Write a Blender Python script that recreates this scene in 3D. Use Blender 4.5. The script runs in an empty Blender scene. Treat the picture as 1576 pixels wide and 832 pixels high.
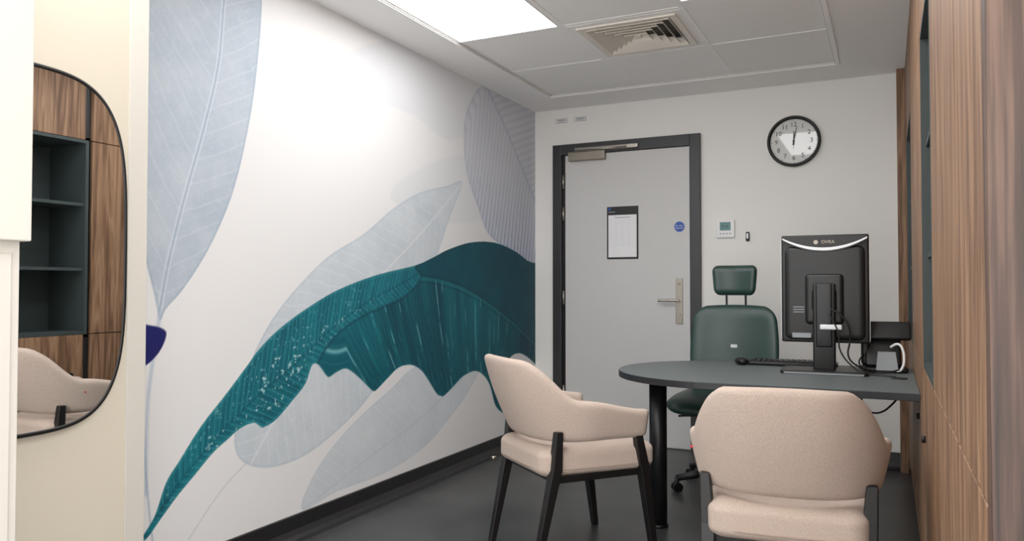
import bpy, bmesh, math
import numpy as np
from mathutils import Vector, Matrix, Euler

rng = np.random.default_rng(7)
D = bpy.data
COL = bpy.context.scene.collection

# ------------------------------------------------------------------ camera
H = 1.12
F = 1188.0
YAW = math.radians(25.9)
PITCH = math.radians(1.30)
cam_d = D.cameras.new("camera"); cam = D.objects.new("camera", cam_d); COL.objects.link(cam)
cam.location = (0, 0, H)
cam.rotation_euler = (math.radians(90) + PITCH, 0, YAW)
cam_d.sensor_width = 36.0
cam_d.lens = F / 1576 * 36.0
cam_d.clip_start = 0.02
bpy.context.scene.camera = cam
RM = np.array(cam.rotation_euler.to_matrix())

# room constants (metres)
XL = -2.41      # mural wall
YB = 5.37       # door wall
ZC = 2.465      # ceiling
XM = -2.08      # mirror wall
XC = 0.11       # cabinet fronts
XR = 0.72       # wall behind cabinets
YR = -1.4       # rear end of the floor

def measure(px, py, axis, value):
    """surveyed photo coordinate -> metres on the plane axis=value"""
    d = RM @ np.array([px - 788.0, 416.0 - py, -F])
    o = np.array([0, 0, H])
    t = (value - o[axis]) / d[axis]
    return o + d * t
def wl(px, py):
    p = measure(px, py, 0, XL); return (p[1], p[2])
def wb(px, py):
    p = measure(px, py, 1, YB); return (p[0], p[2])

# ------------------------------------------------------------------ materials
def lin(c):
    c = np.asarray(c, float)
    return np.where(c <= 0.04045, c / 12.92, ((c + 0.055) / 1.055) ** 2.4)
def rgb(r, g, b):
    l = lin(np.array([r, g, b]) / 255.0)
    return (float(l[0]), float(l[1]), float(l[2]), 1.0)

def mat(name, c, rough=0.5, metal=0.0, noise=0.0, nscale=40.0, bump=0.0, bscale=200.0, coat=0.0, spec=0.5, sheen=0.0, stretch=None):
    m = D.materials.new(name); m.use_nodes = True
    nt = m.node_tree; b = nt.nodes["Principled BSDF"]
    b.inputs["Base Color"].default_value = rgb(*c)
    b.inputs["Roughness"].default_value = rough
    b.inputs["Metallic"].default_value = metal
    b.inputs["Specular IOR Level"].default_value = spec
    b.inputs["Coat Weight"].default_value = coat
    b.inputs["Coat Roughness"].default_value = 0.03
    b.inputs["Sheen Weight"].default_value = sheen
    tc = nt.nodes.new("ShaderNodeTexCoord")
    mp = nt.nodes.new("ShaderNodeMapping"); nt.links.new(tc.outputs["Object"], mp.inputs[0])
    if stretch: mp.inputs["Scale"].default_value = stretch
    n = nt.nodes.new("ShaderNodeTexNoise"); n.inputs["Scale"].default_value = nscale; n.inputs["Detail"].default_value = 4
    nt.links.new(mp.outputs[0], n.inputs["Vector"])
    mx = nt.nodes.new("ShaderNodeMix"); mx.data_type = 'RGBA'
    k = noise
    mx.inputs[6].default_value = rgb(*[max(0, v * (1 - k)) for v in c])
    mx.inputs[7].default_value = rgb(*[min(255, v * (1 + k)) for v in c])
    nt.links.new(n.outputs["Fac"], mx.inputs[0])
    nt.links.new(mx.outputs[2], b.inputs["Base Color"])
    if bump > 0:
        n2 = nt.nodes.new("ShaderNodeTexNoise"); n2.inputs["Scale"].default_value = bscale; n2.inputs["Detail"].default_value = 2
        nt.links.new(mp.outputs[0], n2.inputs["Vector"])
        bp = nt.nodes.new("ShaderNodeBump"); bp.inputs["Strength"].default_value = bump; bp.inputs["Distance"].default_value = 0.002
        nt.links.new(n2.outputs["Fac"], bp.inputs["Height"]); nt.links.new(bp.outputs[0], b.inputs["Normal"])
    return m

def emis(name, c, s):
    m = D.materials.new(name); m.use_nodes = True; nt = m.node_tree
    b = nt.nodes["Principled BSDF"]
    b.inputs["Base Color"].default_value = (0.8, 0.8, 0.8, 1)
    b.inputs["Emission Color"].default_value = rgb(*c); b.inputs["Emission Strength"].default_value = s
    return m

def wood(name, dark, mid, light, sc=1.0, lo=0.18, hi=0.8, fine=0.6):
    m = D.materials.new(name); m.use_nodes = True; nt = m.node_tree; b = nt.nodes["Principled BSDF"]
    tc = nt.nodes.new("ShaderNodeTexCoord")
    mp = nt.nodes.new("ShaderNodeMapping"); mp.inputs["Scale"].default_value = (14 * sc, 14 * sc, 0.9 * sc)
    nt.links.new(tc.outputs["Object"], mp.inputs[0])
    n1 = nt.nodes.new("ShaderNodeTexNoise"); n1.inputs["Scale"].default_value = 1.0; n1.inputs["Detail"].default_value = 3
    n1.inputs["Distortion"].default_value = 0.6
    nt.links.new(mp.outputs[0], n1.inputs["Vector"])
    mul = nt.nodes.new("ShaderNodeMath"); mul.operation = 'MULTIPLY'; mul.inputs[1].default_value = 9.0
    nt.links.new(n1.outputs["Fac"], mul.inputs[0])
    fr = nt.nodes.new("ShaderNodeMath"); fr.operation = 'PINGPONG'; fr.inputs[1].default_value = 1.0
    nt.links.new(mul.outputs[0], fr.inputs[0])
    mp2 = nt.nodes.new("ShaderNodeMapping"); mp2.inputs["Scale"].default_value = (160 * sc, 160 * sc, 5 * sc)
    nt.links.new(tc.outputs["Object"], mp2.inputs[0])
    n2 = nt.nodes.new("ShaderNodeTexNoise"); n2.inputs["Scale"].default_value = 1.0; n2.inputs["Detail"].default_value = 5
    nt.links.new(mp2.outputs[0], n2.inputs["Vector"])
    mix = nt.nodes.new("ShaderNodeMix"); mix.data_type = 'FLOAT'; mix.inputs[0].default_value = fine
    nt.links.new(fr.outputs[0], mix.inputs[2]); nt.links.new(n2.outputs["Fac"], mix.inputs[3])
    cr = nt.nodes.new("ShaderNodeValToRGB")
    cr.color_ramp.elements[0].position = lo; cr.color_ramp.elements[0].color = rgb(*dark)
    cr.color_ramp.elements[1].position = hi; cr.color_ramp.elements[1].color = rgb(*light)
    e = cr.color_ramp.elements.new((lo + hi) / 2); e.color = rgb(*mid)
    nt.links.new(mix.outputs[0], cr.inputs[0]); nt.links.new(cr.outputs[0], b.inputs["Base Color"])
    b.inputs["Roughness"].default_value = 0.55
    b.inputs["Specular IOR Level"].default_value = 0.35
    return m

M = {}
M['wall'] = mat("wall_paint", (238, 236, 232), 0.85, noise=0.008, nscale=3)
M['cream'] = mat("cream_paint", (206, 196, 178), 0.8, noise=0.01, nscale=3)
M['white_lam'] = mat("white_laminate", (204, 199, 189), 0.45, noise=0.01)
M['ceil'] = mat("ceiling_paint", (251, 250, 249), 0.9, noise=0.004, nscale=5)
M['tile'] = mat("ceiling_tile", (250, 249, 247), 0.95, noise=0.012, nscale=300, bump=0.15, bscale=500)
M['tbar'] = mat("ceiling_grid_metal", (252, 251, 250), 0.5, noise=0.004)
M['shadow'] = mat("ceiling_gap_shade", (215, 213, 209), 0.9, noise=0.01)  # grey that stands for the shade in the ceiling edge gap
M['light'] = emis("light_diffuser", (252, 252, 252), 4.3)
M['vent'] = mat("vent_metal", (234, 227, 216), 0.45, noise=0.02)
M['vent_dark'] = mat("vent_inside", (90, 86, 80), 0.8, noise=0.02)
M['frame'] = mat("door_frame_paint", (38, 38, 41), 0.45, noise=0.03)
M['leaf'] = mat("door_leaf_laminate", (202, 201, 200), 0.5, noise=0.008)
M['steel'] = mat("brushed_steel", (170, 164, 155), 0.3, metal=0.9, noise=0.05, nscale=80)
M['darksteel'] = mat("bronze_metal", (146, 138, 126), 0.4, metal=0.7, noise=0.05)
M['black'] = mat("black_plastic", (10, 10, 11), 0.42, noise=0.08, spec=.4)
M['blackwood'] = mat("black_stained_wood", (14, 12, 12), 0.45, noise=0.25, nscale=60, bump=0.1, spec=.4)
M['blackmetal'] = mat("black_powdercoat", (13, 14, 17), 0.4, noise=0.05, spec=.4)
M['paper'] = mat("paper", (238, 238, 240), 0.8, noise=0.01)
M['ink'] = mat("grey_ink", (120, 122, 128), 0.8, noise=0.01)
M['lightink'] = mat("pale_ink", (212, 214, 218), 0.8, noise=0.01)
M['blue'] = mat("sign_blue", (6, 72, 164), 0.5, noise=0.01)
M['white'] = mat("white_plastic", (236, 236, 236), 0.4, noise=0.01)
M['lcd'] = mat("lcd_screen", (70, 124, 124), 0.3, noise=0.05)
M['clockface'] = mat("clock_face", (214, 214, 212), 0.5, coat=1.0, noise=0.005)
M['cloth'] = mat("blush_fabric", (190, 171, 158), 0.95, noise=0.15, nscale=240, bump=0.7, bscale=650, sheen=0.05)
M['piping'] = mat("blush_piping", (166, 147, 135), 0.9, noise=0.05)
M['greenv'] = mat("green_vinyl", (30, 56, 50), 0.40, noise=0.06, nscale=20, bump=0.15, bscale=300)
M['desk'] = mat("grey_laminate", (86, 93, 93), 0.5, noise=0.03, nscale=50)
M['deskedge'] = mat("desk_edge", (20, 24, 30), 0.45, noise=0.03)
M['silver'] = mat("silver_plastic", (212, 214, 217), 0.3, metal=0.1, noise=0.01)
M['greyp'] = mat("grey_plastic", (134, 138, 142), 0.4, noise=0.02)
M['mirror'] = mat("mirror_glass", (228, 230, 230), 0.0, metal=1.0, noise=0.0)
M['niche'] = mat("niche_laminate", (46, 56, 56), 0.6, noise=0.04, nscale=30)
M['skirt'] = mat("vinyl_skirting", (20, 19, 20), 0.5, noise=0.1, nscale=200)
M['red'] = mat("red_label", (190, 40, 50), 0.6, noise=0.02)
M['wood'] = wood("walnut_veneer", (84, 58, 40), (126, 93, 68), (154, 120, 92), lo=0.22, hi=0.76)
M['wood_d'] = wood("dark_walnut_shaded", (28, 18, 14), (60, 42, 34), (92, 70, 58), 0.8, lo=0.32, hi=0.68, fine=0.72)  # dark walnut, darkened further for the shade on the end panel

def floor_mat():
    m = D.materials.new("speckled_vinyl_floor"); m.use_nodes = True; nt = m.node_tree; b = nt.nodes["Principled BSDF"]
    tc = nt.nodes.new("ShaderNodeTexCoord")
    n = nt.nodes.new("ShaderNodeTexNoise"); n.inputs["Scale"].default_value = 2.2; n.inputs["Detail"].default_value = 8; n.inputs["Roughness"].default_value = 0.65
    nt.links.new(tc.outputs["Object"], n.inputs["Vector"])
    v = nt.nodes.new("ShaderNodeTexNoise"); v.inputs["Scale"].default_value = 320
    nt.links.new(tc.outputs["Object"], v.inputs["Vector"])
    cr = nt.nodes.new("ShaderNodeValToRGB"); cr.color_ramp.elements[0].position = 0.3; cr.color_ramp.elements[1].position = 0.72
    cr.color_ramp.elements[0].color = rgb(38, 38, 39); cr.color_ramp.elements[1].color = rgb(68, 68, 68)
    nt.links.new(n.outputs["Fac"], cr.inputs[0])
    cr2 = nt.nodes.new("ShaderNodeValToRGB"); cr2.color_ramp.elements[0].position = 0.6; cr2.color_ramp.elements[1].position = 0.72
    cr2.color_ramp.elements[0].color = (0, 0, 0, 1); cr2.color_ramp.elements[1].color = (1, 1, 1, 1)
    nt.links.new(v.outputs["Fac"], cr2.inputs[0])
    mx = nt.nodes.new("ShaderNodeMix"); mx.data_type = 'RGBA'; mx.inputs[7].default_value = rgb(110, 110, 110)
    mu = nt.nodes.new("ShaderNodeMath"); mu.operation = 'MULTIPLY'; mu.inputs[1].default_value = 0.5
    nt.links.new(cr2.outputs[0], mu.inputs[0]); nt.links.new(mu.outputs[0], mx.inputs[0]); nt.links.new(cr.outputs[0], mx.inputs[6])
    nt.links.new(mx.outputs[2], b.inputs["Base Color"])
    b.inputs["Roughness"].default_value = 0.38
    return m
M['floor'] = floor_mat()

# ------------------------------------------------------------------ builders
def empty(name, loc=(0, 0, 0), rz=0.0):
    e = D.objects.new(name, None); e.empty_display_size = 0.1
    e.location = loc; e.rotation_euler = (0, 0, rz); COL.objects.link(e); return e

def obj(name, me, m, parent=None, smooth=False):
    o = D.objects.new(name, me); COL.objects.link(o)
    if m: me.materials.append(m)
    if parent: o.parent = parent
    if smooth:
        for p in me.polygons: p.use_smooth = True
    return o

def box(name, lo, hi, m, parent=None, bev=0.0, seg=2):
    bm = bmesh.new()
    bmesh.ops.create_cube(bm, size=1)
    for v in bm.verts:
        v.co = Vector([lo[i] + (v.co[i] + 0.5) * (hi[i] - lo[i]) for i in range(3)])
    if bev > 0:
        bmesh.ops.bevel(bm, geom=bm.edges[:], offset=bev, segments=seg, affect='EDGES', profile=0.5)
    me = D.meshes.new(name); bm.to_mesh(me); bm.free()
    return obj(name, me, m, parent)

def rbox(name, c, h, r, m, parent=None, fn=None, k=4, n=6, rot=None):
    ax = []
    for i in range(3):
        hi, ri = h[i], min(r[i], h[i])
        a = [-hi + ri * j / k for j in range(k)] + list(np.linspace(-(hi - ri), hi - ri, n + 1)) + [hi - ri + ri * (j + 1) / k for j in range(k)]
        ax.append(sorted(set(round(float(x), 6) for x in a)))
    bm = bmesh.new(); cache = {}
    def vert(p):
        key = tuple(round(x, 5) for x in p)
        if key not in cache:
            q = [max(-(h[i] - min(r[i], h[i])), min(h[i] - min(r[i], h[i]), p[i])) for i in range(3)]
            d = Vector([(p[i] - q[i]) / max(min(r[i], h[i]), 1e-6) for i in range(3)])
            if d.length > 1e-9: d.normalize()
            w = Vector([q[i] + d[i] * min(r[i], h[i]) for i in range(3)])
            if fn: w = Vector(fn(w))
            if rot: w = rot @ w
            cache[key] = bm.verts.new(w + Vector(c))
        return cache[key]
    for a in range(3):
        u, v = (a + 1) % 3, (a + 2) % 3
        for s in (-1, 1):
            for i in range(len(ax[u]) - 1):
                for j in range(len(ax[v]) - 1):
                    ps = []
                    for (x, y) in ((i, j), (i + 1, j), (i + 1, j + 1), (i, j + 1)):
                        p = [0, 0, 0]; p[a] = s * ax[a][-1]; p[u] = ax[u][x]; p[v] = ax[v][y]; ps.append(vert(p))
                    if s < 0: ps.reverse()
                    if len(set(ps)) == 4:
                        try: bm.faces.new(ps)
                        except ValueError: pass
    bmesh.ops.recalc_face_normals(bm, faces=bm.faces[:])
    me = D.meshes.new(name); bm.to_mesh(me); bm.free()
    return obj(name, me, m, parent, True)

def cyl(name, p0, p1, r0, r1, m, parent=None, seg=24, square=False):
    p0 = Vector(p0); p1 = Vector(p1); d = p1 - p0
    bm = bmesh.new()
    n = 4 if square else seg
    bmesh.ops.create_cone(bm, cap_ends=True, segments=n, radius1=r0 * (1.4142 if square else 1), radius2=r1 * (1.4142 if square else 1), depth=d.length)
    if square: bmesh.ops.rotate(bm, verts=bm.verts[:], cent=(0, 0, 0), matrix=Matrix.Rotation(math.radians(45), 3, 'Z'))
    if square:
        for v in bm.verts:
            t = v.co.z / d.length + 0.5
            c = p0.lerp(p1, t)
            v.co = Vector((c.x + v.co.x, c.y + v.co.y, c.z))
        bmesh.ops.bevel(bm, geom=bm.edges[:], offset=min(r0, r1) * 0.25, segments=2, affect='EDGES', profile=0.5)
    else:
        q = Vector((0, 0, 1)).rotation_difference(d.normalized()).to_matrix().to_4x4()
        bmesh.ops.transform(bm, verts=bm.verts[:], matrix=Matrix.Translation((p0 + p1) / 2) @ q)
    for f in bm.faces:
        if len(f.verts) == 4 and not square: f.smooth = True
    me = D.meshes.new(name); bm.to_mesh(me); bm.free()
    return obj(name, me, m, parent)

def prism(name, pts, fn, t0, t1, m, parent=None, bev=0.0):
    bm = bmesh.new()
    a = [bm.verts.new(fn(u, v, t0)) for u, v in pts]; b = [bm.verts.new(fn(u, v, t1)) for u, v in pts]
    bm.faces.new(a); bm.faces.new(b[::-1])
    n = len(pts)
    for i in range(n): bm.faces.new((a[i], a[(i + 1) % n], b[(i + 1) % n], b[i]))
    bmesh.ops.recalc_face_normals(bm, faces=bm.faces[:])
    if bev > 0:
        es = [e for e in bm.edges if len(e.link_faces) == 2 and any(len(f.verts) > 4 for f in e.link_faces)]
        bmesh.ops.bevel(bm, geom=es, offset=bev, segments=2, affect='EDGES', profile=0.5)
    me = D.meshes.new(name); bm.to_mesh(me); bm.free()
    return obj(name, me, m, parent)

def tube(name, pts, r, m, parent=None, cyclic=False, smooth=True):
    cu = D.curves.new(name, 'CURVE'); cu.dimensions = '3D'; cu.bevel_depth = r; cu.bevel_resolution = 4; cu.resolution_u = 8
    if smooth:
        s = cu.splines.new('NURBS'); s.points.add(len(pts) - 1)
        for p, q in zip(s.points, pts): p.co = (*q, 1)
        s.order_u = 3; s.use_endpoint_u = not cyclic
    else:
        s = cu.splines.new('POLY'); s.points.add(len(pts) - 1)
        for p, q in zip(s.points, pts): p.co = (*q, 1)
    s.use_cyclic_u = cyclic; cu.use_fill_caps = True
    cu.materials.append(m)
    o = D.objects.new(name, cu); COL.objects.link(o)
    if parent: o.parent = parent
    return o

def text(name, s, size, loc, m, parent=None, rot=(math.pi / 2, 0, 0), ext=0.0004, align='CENTER'):
    cu = D.curves.new(name, 'FONT'); cu.body = s; cu.size = size; cu.align_x = align; cu.align_y = 'CENTER'; cu.extrude = ext
    cu.materials.append(m)
    o = D.objects.new(name, cu); COL.objects.link(o); o.location = loc; o.rotation_euler = rot
    if parent: o.parent = parent
    return o

XZ = lambda u, v, w: (u, w, v)
YZ = lambda u, v, w: (w, u, v)
XY = lambda u, v, w: (u, v, w)

# ------------------------------------------------------------------ mural wall
def catmull(P, closed=True, n=6):
    P = np.array(P, float); out = []; N = len(P)
    rngi = range(N) if closed else range(N - 1)
    for i in rngi:
        if closed: p0, p1, p2, p3 = P[i - 1], P[i], P[(i + 1) % N], P[(i + 2) % N]
        else: p0, p1, p2, p3 = P[max(i - 1, 0)], P[i], P[i + 1], P[min(i + 2, N - 1)]
        for k in range(n):
            t = k / n
            out.append(0.5 * ((2 * p1) + (-p0 + p2) * t + (2 * p0 - 5 * p1 + 4 * p2 - p3) * t * t + (-p0 + 3 * p1 - 3 * p2 + p3) * t ** 3))
    if not closed: out.append(P[-1])
    return np.array(out)

Y0, Y1 = 1.25, YB
STEP = 0.0040
ys = np.arange(Y0, Y1 + STEP, STEP); ys[-1] = Y1
zs = np.linspace(0, ZC, int(ZC / STEP) + 1)
GY, GZ = np.meshgrid(ys, zs, indexing='ij')
canvas = np.ones(GY.shape + (3,)) * (np.array([234, 232, 231]) / 255.)

def noise2(A, B, sa, sb, oct=3, seed=0):
    r = np.random.default_rng(seed); out = 0; amp = 1; tot = 0
    A = A - A.min(); B = B - B.min()
    for o in range(oct):
        ga = A / (sa / 2 ** o); gb = B / (sb / 2 ** o)
        g = r.random((int(ga.max()) + 3, int(gb.max()) + 3))
        ia = ga.astype(int); ib = gb.astype(int); fa = ga - ia; fb = gb - ib
        fa = fa * fa * (3 - 2 * fa); fb = fb * fb * (3 - 2 * fb)
        v = g[ia, ib] * (1 - fa) * (1 - fb) + g[ia + 1, ib] * fa * (1 - fb) + g[ia, ib + 1] * (1 - fa) * fb + g[ia + 1, ib + 1] * fa * fb
        out = out + amp * v; tot += amp; amp *= 0.55
    return out / tot
def vnoise(sy, sz, oct=3, seed=0): return noise2(GY, GZ, sy, sz, oct, seed)

def mask_poly(pix, soft=0.004, smooth=True):
    P = np.array([wl(*p) for p in pix])
    if smooth: P = catmull(P)
    sd = np.full(GY.shape, 81.0); inside = np.zeros(GY.shape, bool)
    for i in range(len(P)):
        a = P[i]; b = P[(i + 1) % len(P)]
        e = b - a; L = e @ e
        if L < 1e-12: continue
        t = np.clip(((GY - a[0]) * e[0] + (GZ - a[1]) * e[1]) / L, 0, 1)
        dx = GY - a[0] - t * e[0]; dz = GZ - a[1] - t * e[1]
        sd = np.minimum(sd, dx * dx + dz * dz)
        c = ((a[1] > GZ) != (b[1] > GZ))
        if abs(e[1]) > 1e-12:
            xi = a[0] + (GZ - a[1]) * e[0] / e[1]
            inside ^= (c & (GY < xi))
    sd = np.sqrt(sd); sd = np.where(inside, -sd, sd)
    return np.clip(0.5 - sd / soft, 0, 1), sd

def ribfield(pix):
    P = catmull(np.array([wl(*p) for p in pix]), closed=False, n=5)
    best = np.full(GY.shape, 1e9); S = np.zeros(GY.shape); SG = np.ones(GY.shape); acc = 0
    for i in range(len(P) - 1):
        a = P[i]; e = P[i + 1] - a; L = math.sqrt(e @ e)
        if L < 1e-9: continue
        t = ((GY - a[0]) * e[0] + (GZ - a[1]) * e[1]) / (L * L)
        tc = np.clip(t, 0, 1)
        dx = GY - a[0] - tc * e[0]; dz = GZ - a[1] - tc * e[1]; d = dx * dx + dz * dz
        cr = e[0] * dz - e[1] * dx
        m = d < best
        best = np.where(m, d, best); S = np.where(m, acc + tc * L, S); SG = np.where(m, np.sign(cr), SG)
        acc += L
    return np.sqrt(best), S, SG

def line_mask(f, sp, w):
    fr = (f / sp) % 1.0
    return np.clip(1 - np.minimum(fr, 1 - fr) * sp / w, 0, 1)

def paint(mask, c):
    global canvas
    c = np.asarray(c, float)
    if c.ndim == 1: c = c / 255.
    canvas = canvas * (1 - mask[..., None]) + c * mask[..., None]
def RGB(*c): return np.array(c, float) / 255.
def ramp(t, a, b): return a + (b - a) * np.clip(t, 0, 1)[..., None]
def net(n, w=0.02):
    return np.clip(1 - np.abs(n - 0.5) / w, 0, 1)

n_big = vnoise(0.5, 0.5, 4, 1); n_mid = vnoise(0.12, 0.12, 3, 2); n_fine = vnoise(0.025, 0.025, 3, 3)
n_net = vnoise(0.035, 0.035, 2, 31); n_net2 = vnoise(0.05, 0.05, 2, 32)

# faint leaf in upper middle
m, sd = mask_poly([(486, 132), (520, 92), (570, 68), (640, 62), (700, 78), (745, 120), (735, 190), (690, 215), (640, 180), (560, 150)], 0.02)
paint(m * 0.5, (217, 220, 225))
m, sd = mask_poly([(600, 300), (640, 262), (700, 240), (735, 250), (745, 330), (700, 345), (640, 330)], 0.03)
paint(m * 0.45, (214, 218, 223))

# big pale leaf, upper left
m, sd = mask_poly([(232, -70), (330, -90), (404, -60), (403, 0), (398, 80), (385, 180), (360, 290), (325, 375), (285, 440), (256, 474), (246, 492), (238, 455), (224, 400), (205, 330), (195, 150)], 0.004)
d, s, sg = ribfield([(355, -60), (345, 0), (336, 100), (313, 200), (285, 300), (260, 400), (245, 480)])
base = ramp(n_mid * 0.9 + n_fine * 0.3 - 0.2, RGB(170, 182, 195), RGB(194, 202, 210))
paint(m, base)
paint(m * net(n_net, 0.03) * 0.3, (210, 216, 222))
cv = s + 0.75 * d + 0.35 * d * d
v = line_mask(cv + 0.03 * n_mid, 0.11, 0.006)
paint(m * v * 0.42, (212, 218, 224))
v = line_mask(cv + 0.03 * n_mid + .055 + .02 * n_big, 0.11, 0.004)
paint(m * v * 0.28, (210, 216, 222))
v = line_mask(s - 1.2 * d + 0.10 * n_mid, 0.045, 0.003)
paint(m * v * 0.15, (156, 168, 186))
paint(m * np.clip(1 - d / 0.007, 0, 1) * 0.8, (150, 166, 186))
paint(m * np.clip(1 - np.abs(d - 0.009) / 0.005, 0, 1) * 0.7, (218, 224, 229))
paint(m * np.clip(1 + sd / 0.012, 0, 1) * 0.45, (126, 146, 172))
d, s, sg = ribfield([(246, 480), (241, 520), (233, 570), (226, 640), (224, 760)])
paint(np.clip(1 - d / 0.014, 0, 1) * 0.8, (174, 188, 204))
d, s, sg = ribfield([(220, 640), (224, 720), (231, 800), (236, 840)])
paint(np.clip(1 - d / 0.007, 0, 1) * 0.7, (144, 162, 186))
d, s, sg = ribfield([(440, 640), (390, 700), (340, 755), (290, 830)])
paint(np.clip(1 - d / 0.006, 0, 1) * 0.6, (184, 190, 198))

# bluish palm leaf in the far corner
m, sd = mask_poly([(748, 132), (726, 152), (714, 195), (718, 265), (738, 325), (752, 360), (780, 382), (812, 400), (850, 425), (850, 170), (800, 158)], 0.006)
low = np.clip((1.95 - GZ) / 0.6, 0, 1)
base = ramp(n_mid, RGB(204, 206, 215), RGB(218, 219, 225))
paint(m * 0.95, base)
paint(m * low * 0.5, (190, 196, 214))
d, s, sg = ribfield([(748, 132), (775, 190), (800, 250), (822, 305), (850, 370)])
v = line_mask(s - 0.55 * d + 0.02 * n_big, 0.058, 0.012)
for_c = ramp(low, RGB(174, 181, 199), RGB(112, 128, 176))
paint(m * v * (0.40 + 0.5 * low), for_c)
v = line_mask(s - 0.55 * d + 0.02 * n_big + .029, 0.058, 0.008)
paint(m * v * 0.5, (226, 228, 234))
paint(m * np.clip(1 - d / 0.016, 0, 1) * 0.9, (178, 186, 204))
paint(m * np.clip(1 + sd / 0.03, 0, 1) * 0.35, (174, 184, 202))

# pale skeleton leaf behind the teal one
m, sd = mask_poly([(711, 281), (688, 286), (645, 297), (604, 322), (560, 360), (505, 395), (455, 445), (420, 490), (395, 535), (382, 570), (366, 630), (362, 690), (385, 716), (430, 716), (482, 692), (540, 642), (575, 600), (612, 545), (650, 470), (672, 395), (692, 335)], 0.004)
paint(m, ramp(n_mid + 0.2 * n_fine, RGB(192, 201, 208), RGB(209, 215, 220)))
paint(m * net(n_net2, 0.03) * 0.35, (222, 226, 229))
d, s, sg = ribfield([(711, 282), (660, 345), (600, 410), (530, 480), (470, 560), (420, 650), (385, 716)])
v = line_mask(s - 0.9 * d + 0.03 * n_mid, 0.08, 0.006); paint(m * v * 0.5, (226, 230, 233))
v = line_mask(s + 1.4 * d + 0.05 * n_mid, 0.05, 0.003); paint(m * v * 0.15, (170, 184, 196))
paint(m * np.clip(1 - d / 0.010, 0, 1) * 0.8, (226, 229, 232))
paint(m * np.clip(1 + sd / 0.012, 0, 1) * 0.4, (152, 172, 188))
# second pale leaf, bottom
m, sd = mask_poly([(735, 560), (722, 600), (690, 645), (650, 690), (590, 728), (520, 755), (466, 784), (478, 740), (510, 690), (550, 645), (600, 600), (650, 560)], 0.004)
paint(m * 0.95, ramp(n_mid, RGB(199, 206, 212), RGB(215, 220, 224)))
paint(m * net(n_net, 0.03) * 0.3, (224, 227, 230))
d, s, sg = ribfield([(735, 560), (650, 640), (560, 710), (466, 784)])
v = line_mask(s - 0.9 * d, 0.07, 0.005); paint(m * v * 0.5, (226, 229, 232))
paint(m * np.clip(1 - d / 0.008, 0, 1) * 0.5, (184, 194, 204))
paint(m * np.clip(1 + sd / 0.010, 0, 1) * 0.3, (168, 182, 194))

# navy petal
m, sd = mask_poly([(200, 503), (235, 501), (254, 508), (255, 520), (246, 540), (230, 558), (215, 566), (200, 568)], 0.004)
paint(m, ramp(n_mid, RGB(8, 12, 74), RGB(20, 24, 104)))

# teal leaf : whole outline
teal = [(217, 830), (238, 794), (256, 742), (278, 706), (310, 655), (345, 610), (375, 570), (400, 536), (430, 506), (470, 476), (520, 446), (580, 423), (640, 408), (665, 397), (690, 384), (725, 373), (760, 373), (790, 385), (812, 401), (850, 430),
        (850, 590), (826, 562), (803, 544), (786, 549), (778, 572), (775, 610), (774, 632), (772, 634), (762, 622), (752, 588), (735, 571), (715, 577), (698, 594), (684, 608), (679, 609), (672, 605), (660, 586), (648, 569), (632, 561), (614, 565), (598, 580), (580, 599), (574, 601), (568, 596), (552, 580), (534, 567), (520, 571), (508, 579), (503, 578), (490, 561), (480, 562), (470, 590), (450, 616), (425, 645), (408, 656), (402, 657), (390, 650), (368, 660), (350, 676), (328, 696), (300, 730), (272, 764), (246, 800), (226, 828)]
m, sd = mask_poly(teal, 0.004)
rib_pts = [(217, 830), (258, 768), (296, 716), (338, 668), (380, 625), (430, 580), (470, 545), (510, 506), (560, 468), (605, 443), (650, 418)]
d, s, sg = ribfield(rib_pts)
fA = s - 0.8 * d
stri = noise2(fA, d, 0.016, 0.30, 2, 41)
base = ramp(stri * 0.75 + n_mid * 0.4 - 0.1, RGB(0, 72, 88), RGB(16, 124, 134))
paint(m, base)
v = line_mask(fA + 0.006 * n_mid, 0.034, 0.005); paint(m * v * 0.45, (94, 178, 186))
v = line_mask(fA + 0.006 * n_mid + .006, 0.034, 0.005); paint(m * v * 0.30, (0, 50, 64))
paint(m * np.clip(1 - d / 0.007, 0, 1) * 0.45, (0, 54, 68))
rim = np.clip(1 - np.abs(sd + 0.008) / 0.008, 0, 1) * (GZ > 0.3)
paint(m * rim * 0.35, (70, 152, 160))
sp = vnoise(0.014, 0.014, 2, 11); sp2 = vnoise(0.16, 0.16, 2, 12)
zone, _ = mask_poly([(300, 690), (340, 630), (390, 570), (440, 510), (520, 470), (600, 440), (560, 480), (510, 520), (470, 580), (430, 630), (395, 655), (330, 700)], 0.10)
paint(m * zone * np.clip((sp + 0.30 * sp2 - 0.90) * 16, 0, 1) * 0.85, (180, 216, 220))
paint(m * np.clip((vnoise(0.010, 0.010, 2, 15) - 0.80) * 18, 0, 1) * 0.6 * np.clip((3.9 - GY), 0, 1), (146, 198, 202))

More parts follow.
